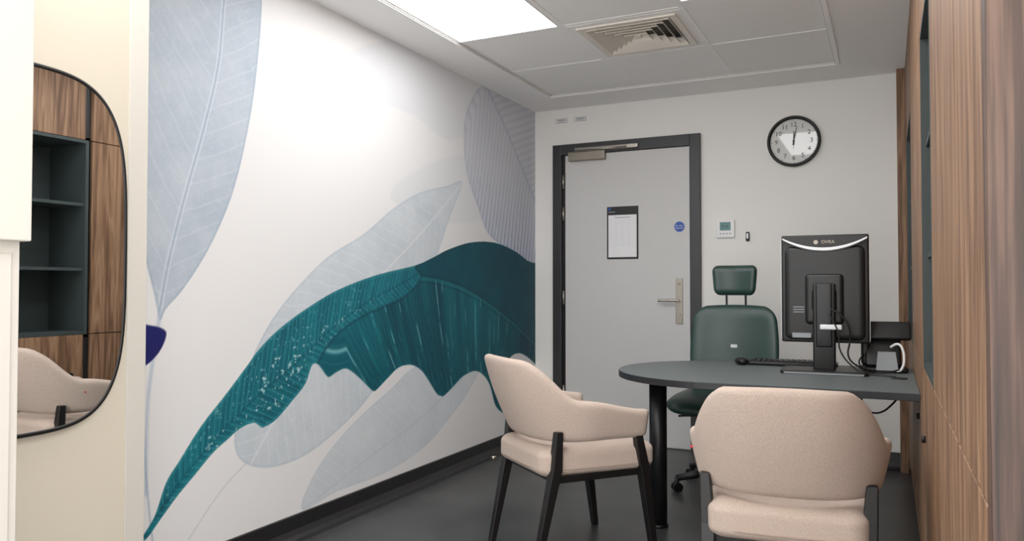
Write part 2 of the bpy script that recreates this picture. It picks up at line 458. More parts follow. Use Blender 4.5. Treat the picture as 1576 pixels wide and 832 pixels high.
# darker underside
under = [(640, 409), (665, 397), (690, 384), (725, 373), (760, 373), (790, 385), (812, 401), (850, 430), (850, 600), (826, 600), (800, 600), (780, 650), (755, 640), (700, 640), (600, 630), (500, 600), (486, 572), (490, 556), (508, 528), (530, 505), (556, 488), (590, 472), (620, 458), (640, 440), (648, 424)]
mu, sdu = mask_poly(under, 0.004)
mu = mu * m
rib2 = [(520, 455), (580, 432), (640, 428), (690, 436), (735, 457), (780, 490), (812, 520), (850, 560)]
d, s, sg = ribfield(rib2)
above = (sg > 0)
f1 = s - 0.25 * d - 0.3 * d * d
fine = noise2(f1, d, 0.014, 0.5, 2, 51)
broad = noise2(f1, d, 0.13, 0.8, 2, 52)
base = ramp(fine * 0.45 + broad * 0.9 - 0.25, RGB(0, 56, 72), RGB(8, 114, 124))
paint(mu, base)
v = line_mask(f1 + 0.012 * n_big, 0.036, 0.004); paint(mu * v * 0.3, (48, 142, 150))
sel = np.clip((noise2(f1, d, 0.05, 0.16, 2, 53) - 0.55) * 6, 0, 1)
v = line_mask(f1 + 0.012 * n_big + .01, 0.072, 0.008); paint(mu * v * sel * (~above) * 0.8, (140, 202, 208))
paint(mu * above * 0.85, ramp(n_mid * .6 + 0.3 * line_mask(s - 0.6 * d, 0.04, 0.008), RGB(0, 54, 70), RGB(2, 84, 98)))
paint(mu * np.clip(1 - np.abs(d - 0.004) / 0.010, 0, 1) * 0.7, (16, 112, 122))
paint(mu * np.clip(1 - np.abs(d - 0.020) / 0.008, 0, 1) * 0.5, (0, 42, 56))
paint(mu * np.clip((GY - 4.5) / 0.8, 0, 1) * 0.5 * (GZ < 1.3) * (~above), (0, 40, 56))
paint(m * np.clip(1 - np.abs(sdu) / 0.012, 0, 1) * (GY < 4.35) * 0.6, (0, 46, 60))
paint(m * np.clip(1 + sd / 0.009, 0, 1) * (GZ < 1.0) * 0.5, (44, 146, 154))

canvas = np.clip(canvas, 0, 1)
linc = lin(canvas) * 0.90
ny, nz = GY.shape
me = D.meshes.new("wall_left")
nv = ny * nz; nf = (ny - 1) * (nz - 1)
co = np.empty((nv, 3), np.float32); co[:, 0] = XL; co[:, 1] = GY.ravel(); co[:, 2] = GZ.ravel()
idx = np.arange(nv).reshape(ny, nz)
quads = np.stack([idx[:-1, :-1], idx[1:, :-1], idx[1:, 1:], idx[:-1, 1:]], -1).reshape(-1, 4)
me.vertices.add(nv); me.vertices.foreach_set("co", co.ravel())
me.loops.add(nf * 4); me.loops.foreach_set("vertex_index", quads.ravel().astype(np.int32))
me.polygons.add(nf); me.polygons.foreach_set("loop_start", (np.arange(nf) * 4).astype(np.int32))
me.update(calc_edges=True)
ca = me.color_attributes.new("mural", 'FLOAT_COLOR', 'POINT')
c4 = np.ones((nv, 4), np.float32); c4[:, :3] = linc.reshape(-1, 3)
ca.data.foreach_set("color", c4.ravel())
mm = D.materials.new("leaf_mural_print"); mm.use_nodes = True
nt = mm.node_tree; at = nt.nodes.new("ShaderNodeAttribute"); at.attribute_name = "mural"
nt.links.new(at.outputs["Color"], nt.nodes["Principled BSDF"].inputs["Base Color"])
nt.nodes["Principled BSDF"].inputs["Roughness"].default_value = 0.65
nt.nodes["Principled BSDF"].inputs["Specular IOR Level"].default_value = 0.3
wl_e = empty("wall_left")
o = obj("mural_surface", me, mm, wl_e)
box("wall_core", (XL - 0.15, YR, 0), (XL - 0.002, YB + 0.15, ZC), M['wall'], wl_e)

# ------------------------------------------------------------------ room shell (rear left open to let added white world light in)
fl = box("floor", (XL - 0.15, YR - 0.15, -0.1), (XR + 0.15, YB + 0.15, 0), M['floor'])
box("wall_back", (XL - 0.0, YB, 0), (XR, YB + 0.15, ZC), M['wall'])
box("wall_right", (XR, 0.9, 0), (XR + 0.15, YB + 0.15, ZC), M['cream'])
wm = empty("wall_mirror_side")
box("partition", (XL, YR, 0), (XM, 1.655, ZC), M['cream'], wm, 0.004)
box("corner_trim", (XM - 0.03, 1.60, 0), (XM + 0.004, 1.668, ZC), M['white_lam'], wm, 0.003)

gx = [-2.12, -1.50, -0.88, -0.26]
gy = [4.99 - 0.65 * i for i in range(10)]
ce = empty("ceiling")
box("border_back", (XL - .15, gy[0], ZC), (XR + .15, YB + .15, ZC + 0.1), M['ceil'], ce)
box("border_left", (XL - .15, YR - .15, ZC), (gx[0], gy[0], ZC + 0.1), M['ceil'], ce)
box("border_right", (gx[3], YR - .15, ZC), (XR + .15, gy[0], ZC + 0.1), M['ceil'], ce)
box("border_rear", (gx[0], YR - .15, ZC), (gx[3], gy[9], ZC + 0.1), M['ceil'], ce)
box("void_cover", (gx[0] - 0.05, gy[9] - 0.05, ZC + 0.1), (gx[3] + 0.05, gy[0] + 0.05, ZC + 0.14), M['ceil'], ce)
ZT = ZC + 0.012
lights = {(0, 2), (0, 3), (2, 2), (0, 5), (2, 5), (0, 6), (2, 6), (2, 3)}
for i in range(3):
    for j in range(9):
        x0, x1, y1, y0 = gx[i], gx[i + 1], gy[j], gy[j + 1]
        if (i, j) in lights or (i, j) == (1, 1): continue
        box("tile", (x0 + .004, y0 + .004, ZT), (x1 - .004, y1 - .004, ZT + 0.02), M['tile'], ce, 0.003, 1)
for i, x in enumerate(gx):
    if 0 < i < 3: box("grid_bar", (x - .012, gy[9], ZT - 0.003), (x + .012, gy[0], ZT + 0.012), M['tbar'], ce)
for j, y in enumerate(gy):
    if 0 < j < 9: box("grid_bar", (gx[0], y - .012, ZT - 0.0025), (gx[3], y + .012, ZT + 0.011), M['tbar'], ce)
for nm, lo, hi in (("trim_back", (gx[0] - .02, gy[0] - .004, ZC - .006), (gx[3] + .02, gy[0] + .02, ZC)),
                   ("trim_left", (gx[0] - .02, gy[9], ZC - .006), (gx[0] + .004, gy[0] - .004, ZC)),
                   ("trim_right", (gx[3] - .004, gy[9], ZC - .006), (gx[3] + .02, gy[0] - .004, ZC))):
    box(nm, lo, hi, M['tbar'], ce)
for nm, lo, hi in (("groove_shade_back", (gx[0] + .004, gy[0] - .012, ZC - .001), (gx[3] - .004, gy[0] - .004, ZC + .01)),
                   ("groove_shade_left", (gx[0] + .004, gy[9], ZC - .001), (gx[0] + .010, gy[0] - .012, ZC + .01)),
                   ("groove_shade_right", (gx[3] - .010, gy[9], ZC - .001), (gx[3] - .004, gy[0] - .012, ZC + .01))):
    box(nm, lo, hi, M['shadow'], ce)  # solid strips, groove shade put into their colour
box("panel_surround", (gx[2] + .01, gy[2] - .09, ZT - .003), (gx[3] - .01, gy[2] - .010, ZT + .012), M['tbar'], ce)

def light_panel(x0, x1, y0, y1):
    e = empty("ceiling_light_panel")
    box("diffuser", (x0 + .022, y0 + .022, ZT - .004), (x1 - .022, y1 - .022, ZT + .004), M['light'], e)
    for lo, hi in (((x0 + .012, y0 + .012), (x0 + .022, y1 - .012)), ((x1 - .022, y0 + .012), (x1 - .012, y1 - .012)),
                   ((x0 + .022, y0 + .012), (x1 - .022, y0 + .022)), ((x0 + .022, y1 - .022), (x1 - .022, y1 - .012))):
        box("rim", (*lo, ZT - .006), (*hi, ZT + .01), M['tbar'], e)
light_panel(gx[0], gx[1], gy[4], gy[2])
light_panel(gx[2], gx[3], gy[4], gy[2] - 0.075)
light_panel(gx[0], gx[1], gy[7], gy[5])  # unseen panel, added for more even light
light_panel(gx[2], gx[3], gy[7], gy[5])  # also unseen and added for the light

av = empty("air_vent", ((gx[1] + gx[2]) / 2, (gy[1] + gy[2]) / 2, ZT))
def sqring(name, w0, z0, w1, z1, m, par, th=0.003):
    bm = bmesh.new(); rings = []
    for (w, z) in ((w0, z0), (w1, z1), (w1, z1 + th), (w0, z0 + th)):
        rings.append([bm.verts.new((sx * w, sy * w, z)) for sx, sy in ((-1, -1), (1, -1), (1, 1), (-1, 1))])
    for a in range(4):
        A, B = rings[a], rings[(a + 1) % 4]
        for i in range(4): bm.faces.new((A[i], A[(i + 1) % 4], B[(i + 1) % 4], B[i]))
    bmesh.ops.recalc_face_normals(bm, faces=bm.faces[:])
    me = D.meshes.new(name); bm.to_mesh(me); bm.free(); return obj(name, me, m, par)
sqring("face_plate", 0.305, -0.002, 0.255, -0.002, M['tile'], av, 0.012)
sqring("outer_flange", 0.262, -0.010, 0.225, -0.006, M['vent'], av, 0.01)
for i, w in enumerate((0.222, 0.182, 0.142, 0.102, 0.062)):
    sqring("louvre", w, -0.012, w - 0.028, 0.020, M['vent'], av)
box("core", (-0.014, -0.014, -0.008), (0.014, 0.014, 0.02), M['vent'], av)
box("plenum", (-0.25, -0.25, 0.05), (0.25, 0.25, 0.06), M['vent_dark'], av)

def skirt(name, pts, fn, a, b):
    prism(name, pts, fn, a, b, M['skirt'])
prof = [(0, 0), (0.07, 0), (0.045, 0.006), (0.026, 0.018), (0.014, 0.04), (0.010, 0.10), (0.0, 0.102)]
skirt("baseboard_left", prof, lambda u, v, w: (XL + 0.001 + u, w, v), 1.66, YB)
xr = wb(1080, 400)[0]
skirt("baseboard_back", prof, lambda u, v, w: (w, YB - u, v), xr, XC)

# ------------------------------------------------------------------ door
dr = empty("door_1")
fx0 = wb(853, 222)[0]; fx1 = wb(1080, 400)[0]
ftop = 2.19
lx0 = wb(872, 400)[0]; lx1 = wb(1063, 400)[0]; ltop = ftop - 0.085
box("frame_left", (fx0, YB - .035, 0), (fx0 + 0.07, YB, ftop), M['frame'], dr, 0.003)
box("frame_right", (lx1 + .004, YB - .035, 0), (fx1, YB, ftop), M['frame'], dr, 0.003)
box("frame_top", (fx0 + .07, YB - .035, ltop + .004), (lx1 + .004, YB, ftop), M['frame'], dr, 0.003)
box("frame_stop", (fx0 + .07, YB - .012, 0), (lx0, YB, ltop + .004), M['black'], dr)
box("leaf", (lx0, YB - .024, 0.006), (lx1, YB, ltop), M['leaf'], dr, 0.002)
for z in (1.86, 1.62, 1.0, 0.3):
    cyl("hinge", (lx0 - 0.012, YB - .035, z), (lx0 - 0.012, YB - .035, z + 0.1), 0.008, 0.008, M['steel'], dr)
cx0, cz = wb(879, 243); cx1 = wb(935, 243)[0]; ax1 = wb(985, 225)[0]
box("closer_body", (cx0, YB - .07, cz - .035), (cx1, YB - .024, cz + .03), M['darksteel'], dr, 0.005)
box("closer_rail", (cx0 + 0.05, YB - .062, ltop + .018), (ax1, YB - .036, ltop + .046), M['steel'], dr, 0.003)
cyl("closer_arm", (cx0 + .06, YB - .075, cz + .04), (ax1 - .08, YB - .066, ltop + .028), 0.008, 0.008, M['steel'], dr)
hx = wb(1047, 462)[0]; z1 = wb(1047, 428)[1]; z0 = wb(1047, 498)[1]; zl = wb(1047, 462)[1]
box("handle_plate", (hx - .025, YB - .032, z0), (hx + .025, YB - .024, z1), M['steel'], dr, 0.003)
cyl("lever_neck", (hx, YB - .03, zl), (hx, YB - .075, zl), 0.010, 0.010, M['steel'], dr)
tube("lever", [(hx, YB - .072, zl), (hx - .02, YB - .076, zl), (hx - .14, YB - .074, zl)], 0.0095, M['steel'], dr)
cyl("thumb_turn", (hx, YB - .03, z0 + .07), (hx, YB - .045, z0 + .07), 0.013, 0.012, M['steel'], dr)
cyl("lock_rose", (hx, YB - .03, z1 - .04), (hx, YB - .036, z1 - .04), 0.012, 0.012, M['darksteel'], dr)

nx0, nz1 = wb(936, 319); nx1 = wb(984, 319)[0]; nz0 = wb(936, 399)[1]
no = empty("door_notice")
yf = YB - .024
box("backing", (nx0, yf - .006, nz0), (nx1, yf, nz1), M['black'], no, 0.002)
box("sheet", (nx0 + .012, yf - .008, nz0 + .014), (nx1 - .012, yf - .006, nz1 - .062), M['paper'], no)
box("badge", (nx0 + .012, yf - .008, nz1 - .026), (nx0 + .03, yf - .006, nz1 - .008), M['blue'], no)
box("heading_bar", (nx0 + .012, yf - .007, nz1 - .042), (nx0 + .06, yf - .006, nz1 - .036), M['greyp'], no)
w = nx1 - nx0 - .024
box("title_line", (nx0 + .06, yf - .0086, nz1 - .082), (nx1 - .06, yf - .008, nz1 - .078), M['ink'], no)
for r in range(14):
    z = nz1 - .10 - r * .0145
    box("row", (nx0 + .022, yf - .0086, z), (nx1 - .022, yf - .008, z + .0016), M['lightink'], no)
for c in range(5):
    x = nx0 + .022 + c * (w - .02) / 4
    box("column", (x, yf - .0086, nz1 - .10 - 13 * .0145), (x + .0014, yf - .008, nz1 - .10), M['lightink'], no)
bx, bz = wb(1047, 349)
fs = empty("fire_door_sign")
cyl("disc", (bx, yf, bz), (bx, yf - .003, bz), 0.036, 0.036, M['blue'], fs, 40)
text("words_top", "Fire door", 0.0145, (bx, yf - .0035, bz + .007), M['white'], fs)
text("words_bottom", "keep shut", 0.0145, (bx, yf - .0035, bz - .009), M['white'], fs)
for i, (px, py) in enumerate(((864, 186), (893, 183))):
    x, z = wb(px, py)
    e = empty("wall_label")
    box("border", (x - .046, YB - .003, z - .016), (x + .046, YB, z + .016), M['greyp'], e, 0.001)
    box("plate", (x - .043, YB - .004, z - .013), (x + .043, YB - .003, z + .013), M['white'], e)
    box("line", (x - .034, YB - .005, z + .001), (x + .034, YB - .004, z + .007), M['ink'], e)
    box("line", (x - .026, YB - .005, z - .008), (x + .026, YB - .004, z - .004), M['ink'], e)
tx, tz = wb(1117, 352)
th = empty("thermostat")
rbox("housing", (tx, YB - .010, tz), (.062, .010, .062), (.008, .005, .008), M['white'], th)
box("screen", (tx - .036, YB - .0215, tz - .012), (tx + .036, YB - .0200, tz + .045), M['lcd'], th)
text("digits", "21.5", 0.026, (tx - .004, YB - .022, tz + .016), M['deskedge'], th)
for k in range(4): box("button", (tx - .036 + k * .021, YB - .0215, tz - .038), (tx - .026 + k * .021, YB - .020, tz - .030), M['greyp'], th)
sx, sz = wb(1151, 364)
cs = empty("wall_call_sensor")
rbox("body", (sx, YB - .010, sz), (.012, .010, .032), (.008, .006, .010), M['black'], cs)
rbox("button", (sx, YB - .020, sz + .004), (.007, .004, .018), (.005, .003, .006), M['white'], cs)

# clock
kx, kz = wb(1222, 218)
ck = empty("wall_clock", (kx, YB, kz))
R = 0.166
prof_r = [(R - .020, -.010), (R - .018, -.034), (R - .008, -.042), (R, -.036), (R + .002, -.012), (R - .002, 0), (R - .02, 0)]
bm = bmesh.new(); rings = []
for a in range(72):
    t = a / 72 * 2 * math.pi
    rings.append([bm.verts.new((r * math.cos(t), y, r * math.sin(t))) for r, y in prof_r])
for a in range(72):
    A, B = rings[a], rings[(a + 1) % 72]
    for i in range(len(prof_r)): j = (i + 1) % len(prof_r); bm.faces.new((A[i], A[j], B[j], B[i]))
bmesh.ops.recalc_face_normals(bm, faces=bm.faces[:])
me = D.meshes.new("rim"); bm.to_mesh(me); bm.free(); obj("rim", me, M['black'], ck, True)
cyl("face", (0, -.002, 0), (0, -.014, 0), R - .018, R - .018, M['clockface'], ck, 72)
for hnum in range(1, 13):
    a = math.radians(90 - 30 * hnum)
    text("numeral", str(hnum), 0.042, (math.cos(a) * .110, -.0155, math.sin(a) * .110), M['black'], ck, ext=.0006)
for k in range(60):
    a = math.radians(6 * k); r0 = .139 if k % 5 else .136; hw = .0012 if k % 5 else .0022
    p = [(r0, -hw), (.144, -hw), (.144, hw), (r0, hw)]
    prism("tick", [(u * math.cos(a) - v * math.sin(a), u * math.sin(a) + v * math.cos(a)) for u, v in p], XZ, -.0155, -.014, M['black'], ck)
def hand(name, ang, L, w, y):
    a = math.radians(90 - ang); p = [(-.025, -w), (L, -w * .6), (L, w * .6), (-.025, w)]
    prism(name, [(u * math.cos(a) - v * math.sin(a), u * math.sin(a) + v * math.cos(a)) for u, v in p], XZ, y - .0015, y, M['black'], ck)
hand("hour_hand", 2, .066, .0045, -.018); hand("minute_hand", 12, .100, .0032, -.021); hand("second_hand", 180, .05, .001, -.024)
cyl("hub", (0, -.014, 0), (0, -.027, 0), .007, .007, M['black'], ck)

# ------------------------------------------------------------------ mirror
mr = empty("wall_mirror", (XM, 1.265, 1.226))
def squircle(a, b, n, N=96):
    P = []
    for i in range(N):
        t = 2 * math.pi * i / N; c, s_ = math.cos(t), math.sin(t)
        P.append((a * math.copysign(abs(c) ** (2 / n), c), b * math.copysign(abs(s_) ** (2 / n), s_)))
    return P
P = squircle(.315, .494, 3.7)
prism("glass", P, YZ, 0.004, 0.016, M['mirror'], mr)
tube("frame", [(0.012, u, v) for u, v in squircle(.318, .497, 3.7)], 0.007, M['black'], mr, cyclic=True)

# ------------------------------------------------------------------ white storage unit on the left
wc = empty("white_tall_cupboard")
box("carcass", (XM + .0, 0.0, 0.0), (-1.602, 0.984, ZC - .002), M['white_lam'], wc, 0.002)
box("lower_door", (-1.602, 0.02, 0.10), (-1.596, 0.965, 1.19), M['white_lam'], wc, 0.002)
box("upper_door", (-1.602, 0.0, 1.215), (-1.568, 0.987, ZC - .01), M['white_lam'], wc, 0.003)

# ------------------------------------------------------------------ walnut cabinet wall
cb = empty("walnut_storage_wall")
T = 0.02
SEAM = 0.85; TOPN = 1.99
def front(y0, y1, z0, z1, x=XC, m='wood'):
    g = 0.0025
    box("door_front", (x, y0 + g, z0 + g), (x + T, y1 - g, z1 - g), M[m], cb, 0.0015, 1)
box("backing", (XC + .55, 1.0, 0.0), (XR, YB, ZC - .001), M['niche'], cb)
box("dark_carcass_low", (XC + T, 1.0, 0.0), (XC + .55, YB, SEAM - .02), M['skirt'], cb)
box("dark_carcass_high", (XC + T, 1.0, TOPN + .02), (XC + .55, YB, ZC - .002), M['skirt'], cb)
box("end_panel", (XC - .012, 0.965, 0.0), (XR, 1.0, ZC - .001), M['wood_d'], cb, 0.001)
bays = [(1.0, 1.22, 0), (1.22, 1.56, 0), (1.56, 2.36, 0), (2.40, 2.98, 1), (3.02, 3.60, 0), (3.60, 4.20, 0), (4.24, 5.0, 1), (5.04, YB, 0)]
for y0, y1, n in bays:
    front(y0, y1, 0.10, SEAM); front(y0, y1, TOPN, ZC - .002)
    if n:
        box("niche_floor", (XC + .0, y0, SEAM), (XC + .55, y1, SEAM + .018), M['niche'], cb)
        box("niche_top", (XC + .0, y0, TOPN - .018), (XC + .55, y1, TOPN), M['niche'], cb)
        box("niche_back", (XC + .33, y0, SEAM), (XC + .35, y1, TOPN), M['niche'], cb)
        for k in (1, 2):
            z = SEAM + (TOPN - SEAM) * k / 3
            box("shelf", (XC + .015, y0, z - .009), (XC + .34, y1, z + .009), M['niche'], cb)
        box("side", (XC, y0 - .02, SEAM), (XC + .5, y0, TOPN), M['niche'], cb)
        box("side", (XC, y1, SEAM), (XC + .5, y1 + .02, TOPN), M['niche'], cb)
    else:
        front(y0, y1, SEAM, TOPN)
        box("carcass_mid", (XC + T, y0, SEAM - .02), (XC + .5, y1, TOPN + .02), M['skirt'], cb)
box("corner_filler", (XC - .045, YB - .10, 0.0), (XC, YB, ZC - .001), M['wood'], cb, .001)
box("plinth", (XC + .03, 1.0, 0.0), (XC + .05, YB, .1), M['skirt'], cb)
for y, z in ((3.42, .62), (2.9, .62)):
    cyl("lock", (XC, y, z), (XC - .012, y, z), .012, .011, M['black'], cb)

# ------------------------------------------------------------------ desk
dk = empty("desk")
DZ = 0.722; R0 = 0.515; dcx, dcy = -0.70, 3.81
P = [(XC - .002, dcy - R0), (XC - .002, dcy + R0)]
for i in range(41):
    a = math.pi / 2 + math.pi * i / 40
    P.append((dcx + R0 * math.cos(a), dcy + R0 * math.sin(a)))
prism("top_board", P, XY, DZ - .030, DZ - .001, M['deskedge'], dk, .002)
P2 = [(x if i < 2 else dcx + (x - dcx) * .995, dcy + (y - dcy) * .995) for i, (x, y) in enumerate(P)]
prism("laminate_face", P2, XY, DZ - .001, DZ, M['desk'], dk)
cyl("leg", (-0.98, 3.60, 0.012), (-0.98, 3.60, DZ - .03), .041, .041, M['blackmetal'], dk, 40)
cyl("leg_foot", (-0.98, 3.60, 0), (-0.98, 3.60, .014), .046, .046, M['blackmetal'], dk, 40)
cyl("leg_flange", (-0.98, 3.60, DZ - .04), (-0.98, 3.60, DZ - .03), .07, .07, M['blackmetal'], dk, 40)
box("rail", (-0.9, 3.78, DZ - .07), (XC - .01, 3.82, DZ - .03), M['blackmetal'], dk)

# ------------------------------------------------------------------ armchair
def armchair(loc, rz):
    e = empty("armchair", loc, rz)
    half = []
    for i in range(31):
        a = math.radians(90 * i / 30)
        half.append((0.262 * abs(math.sin(a)) ** 0.84, -0.245 * abs(math.cos(a)) ** 0.84))
    for i in range(1, 9): half.append((0.262 + 0.004 * i / 8, 0.205 * i / 8))
    half = np.array(half)
    full = np.vstack([half[::-1] * [-1, 1], half[1:]])
    sl = np.r_[0, np.cumsum(np.hypot(*np.diff(full, axis=0).T))]; tot = sl[-1]
    NS = 84
    ss = np.linspace(0, tot, NS + 1)
    X = np.interp(ss, sl, full[:, 0]); Y = np.interp(ss, sl, full[:, 1])
    tx = np.gradient(X); ty = np.gradient(Y); L = np.hypot(tx, ty); nx, ny_ = ty / L, -tx / L
    S = ss - tot / 2
    def sm(a, b, x):
        t = min(max((x - a) / (b - a), 0), 1); return t * t * (3 - 2 * t)
    bm = bmesh.new(); rings = []
    for i in range(NS + 1):
        s = abs(S[i]); smax = tot / 2
        zt = 0.840 - 0.156 * sm(0.125, 0.305, s) - 0.050 * sm(0.29, smax, s) - .010 * min(s / .16, 1) ** 2
        zb = 0.502 + 0.004 * sm(.2, .5, s)
        lean = 0.085 * (1 - sm(.08, .32, s)) + 0.038
        th = 0.048 - 0.004 * sm(.3, .6, s)
        if smax - s < 0.03:
            q = math.sqrt(max(0, 1 - ((0.03 - (smax - s)) / 0.03) ** 2)); q = max(q, .25)
            th *= q; zc = (zt + zb) / 2; zt = zc + (zt - zc) * (0.80 + .2 * q); zb = zc + (zb - zc) * (0.80 + .2 * q)
        r = th / 2; loop = []
        hs = zt - zb - 2 * r
        for k in range(9): loop.append((r, zb + r + hs * k / 8))
        for k in range(1, 6):
            a = math.pi * k / 6; loop.append((r * math.cos(a), zt - r + r * math.sin(a)))
        for k in range(9): loop.append((-r, zt - r - hs * k / 8))
        for k in range(1, 6):
            a = math.pi + math.pi * k / 6; loop.append((r * math.cos(a), zb + r + r * math.sin(a)))
        ring = []
        for o_, z in loop:
            h = (z - 0.5) / 0.33
            off = lean * (h ** 1.2 if h > 0 else 0) - 0.014 + o_ + 0.018 * math.sin(min(max(h, 0), 1) * math.pi)
            ring.append(bm.verts.new((X[i] + nx[i] * off, Y[i] + ny_[i] * off, z)))
        rings.append(ring)
    n = len(rings[0])
    for i in range(NS):
        for k in range(n): bm.faces.new((rings[i][k], rings[i][(k + 1) % n], rings[i + 1][(k + 1) % n], rings[i + 1][k]))
    bm.faces.new(rings[0]); bm.faces.new(rings[-1][::-1])
    bmesh.ops.recalc_face_normals(bm, faces=bm.faces[:])
    me = D.meshes.new("back_shell"); bm.to_mesh(me); bm.free()
    obj("back_shell", me, M['cloth'], e, True)
    def dome(v):
        z = v.z + (0.012 * (1 - (v.x / .25) ** 2) * (1 - (v.y / .27) ** 2) if v.z > 0 else 0)
        return (v.x * (1 + 0.05 * (v.y / .25)), v.y, z)
    rbox("seat_cushion", (0, 0.008, 0.421), (.238, .266, .058), (.06, .06, .034), M['cloth'], e, dome, 6, 8)
    pts = []
    for u, v in squircle(.2385, .2665, 6, 64): pts.append((u * (1 + .05 * v / .25), v + .008, .396))
    tube("seat_piping", pts, .003, M['piping'], e, cyclic=True)
    for sx in (-1, 1):
        cyl("rear_leg", (sx * .220, -.285, 0), (sx * .226, -.198, .40), .014, .022, M['blackwood'], e, square=True)
        cyl("rear_post", (sx * .226, -.198, .39), (sx * .236, -.190, .55), .022, .016, M['blackwood'], e, square=True)
        cyl("front_leg", (sx * .245, .255, 0), (sx * .240, .200, .40), .014, .022, M['blackwood'], e, square=True)
        cyl("front_post", (sx * .240, .200, .39), (sx * .256, .165, .53), .022, .016, M['blackwood'], e, square=True)
        box("side_rail", (sx * .222 - .01, -.19, .345), (sx * .222 + .01, .2, .372), M['blackwood'], e)
    box("rear_rail", (-.22, -.205, .345), (.22, -.185, .372), M['blackwood'], e)
    box("front_rail", (-.23, .19, .345), (.23, .21, .372), M['blackwood'], e)
    box("maker_tag", (-.293, -.106, .605), (-.262, -.100, .612), M['red'], e)
    return e
armchair((-0.295, 2.64, 0), math.radians(5))
armchair((-1.235, 3.14, 0), math.radians(-40))

# ------------------------------------------------------------------ office chair
oc = empty("office_chair", (-0.808, 4.42, 0), math.radians(180 - 2))
rbox("seat", (0.03, 0.02, .485), (.262, .25, .042), (.09, .09, .04), M['greenv'], oc, lambda v: (v.x, v.y, v.z - .03 * max(0, v.y / .25) ** 2 + .01 * (v.x / .25) ** 2), 5, 8)
box("seat_pan", (-.2, -.2, .425), (.2, .2, .45), M['black'], oc, .01)
def backf(v):
    h = v.z / .26
    w = 1 - 0.10 * max(0, h) ** 2 - 0.10 * max(0, -h) ** 2
    return (v.x * w, v.y + 0.05 * (v.x / .25) ** 2 - 0.03 * h, v.z + .012 * (1 - (v.x / .25) ** 2) * (1 if h > 0 else 0))
rbox("backrest", (0, -.22, .755), (.252, .038, .255), (.08, .035, .08), M['greenv'], oc, backf, 6, 10)
tube("back_seam", [(x, -.184 + .05 * (x / .25) ** 2 - .028, .955 + .010 * (1 - (x / .25) ** 2)) for x in np.linspace(-.19, .19, 15)], .002, M['black'], oc)
rbox("headrest", (0, -.235, 1.165), (.124, .036, .088), (.035, .034, .04), M['greenv'], oc, lambda v: (v.x * (1 + .06 * (v.z / .09)), v.y + .03 * (v.x / .13) ** 2, v.z), 5, 8)
for sx in (-.055, .055): cyl("headrest_post", (sx, -.25, .96), (sx, -.245, 1.11), .006, .006, M['black'], oc)
box("back_label", (-.018, -.184, .775), (.018, -.178, .793), M['silver'], oc)
tube("back_bar", [(0, -.05, .42), (0, -.22, .42), (0, -.285, .50), (0, -.275, .75)], .022, M['black'], oc)
cyl("gas_lift", (0, 0, .10), (0, 0, .43), .024, .024, M['black'], oc)
cyl("lift_cover", (0, 0, .08), (0, 0, .22), .035, .03, M['black'], oc)
rbox("mechanism", (0, 0, .40), (.09, .12, .03), (.02, .02, .02), M['black'], oc)
tube("height_lever", [(.05, .0, .40), (.2, .02, .40), (.27, .03, .39)], .007, M['black'], oc)
for k in range(5):
    a = math.radians(72 * k + 38); c, s_ = math.cos(a), math.sin(a)
    cyl("base_spoke", (0.02 * c, .02 * s_, .115), (.30 * c, .30 * s_, .075), .030, .017, M['black'], oc, 12)
    for dx in (-.014, .014):
        px_, py_ = .30 * c, .30 * s_
        cyl("caster", (px_ - s_ * (dx - .009), py_ + c * (dx - .009), .027), (px_ - s_ * (dx + .009), py_ + c * (dx + .009), .027), .027, .027, M['black'], oc, 20)
    cyl("caster_stem", (.30 * c, .30 * s_, .03), (.30 * c, .30 * s_, .08), .010, .012, M['black'], oc, 12)

# ------------------------------------------------------------------ monitor (portrait, back towards camera)
mo = empty("computer_monitor", (-0.268, 3.93, DZ), math.radians(1))
W, HH, zc = .196, .258, .395
rbox("panel", (0, .065, zc), (W, .018, HH), (.010, .010, .010), M['black'], mo, None, 3, 2)
box("side_band_left", (-W - .002, .055, zc - HH + .01), (-W + .004, .080, zc + HH - .01), M['silver'], mo, .001)
box("side_band_right", (W - .004, .055, zc - HH + .01), (W + .002, .080, zc + HH - .01), M['silver'], mo, .001)
box("screen", (-W + .014, .0825, zc - HH + .014), (W - .014, .0835, zc + HH - .014), M['deskedge'], mo)
rbox("rear_cover", (0, .045, zc - .02), (W - .018, .016, HH - .035), (.03, .014, .03), M['black'], mo, None, 4, 3)
rbox("rear_boss", (0, .030, zc - .05), (.085, .022, .12), (.02, .014, .02), M['black'], mo, None, 4, 3)
up = [(x, zc + HH - .010 - .052 * (1 - (x / W) ** 2)) for x in np.linspace(-W + .008, W - .008, 25)]
lo = [(x, zc + HH - .016 - .060 * (1 - (x / W) ** 2)) for x in np.linspace(W - .008, -W + .008, 25)]
prism("silver_arc", up + lo, XZ, .0245, .032, M['silver'], mo)
prism("arc_backing", [(-W + .01, zc + HH - .008), (W - .01, zc + HH - .008)] + [(x, z - .006) for x, z in lo], XZ, .026, .047, M['black'], mo)
cyl("plain_badge", (-.036, .0265, zc + HH - .036), (-.036, .0225, zc + HH - .036), .010, .010, M['darksteel'], mo, 24)
text("maker_name", "OVRA", .022, (.018, .0225, zc + HH - .036), M['darksteel'], mo)
for k in range(9): box("vent_slot", (-.13, .027, zc + .11 - k * .007), (-.02, .030, zc + .1125 - k * .007), M['deskedge'], mo)
box("rating_label", (-.145, .026, zc - .235), (-.06, .0288, zc - .212), M['greyp'], mo)
for k in range(3): box("label_print", (-.14, .0268, zc - .09 - k * .012), (-.09, .0288, zc - .086 - k * .012), M['greyp'], mo)
rbox("column", (0, .0, .215), (.050, .016, .205), (.010, .010, .010), M['black'], mo, None, 3, 3)
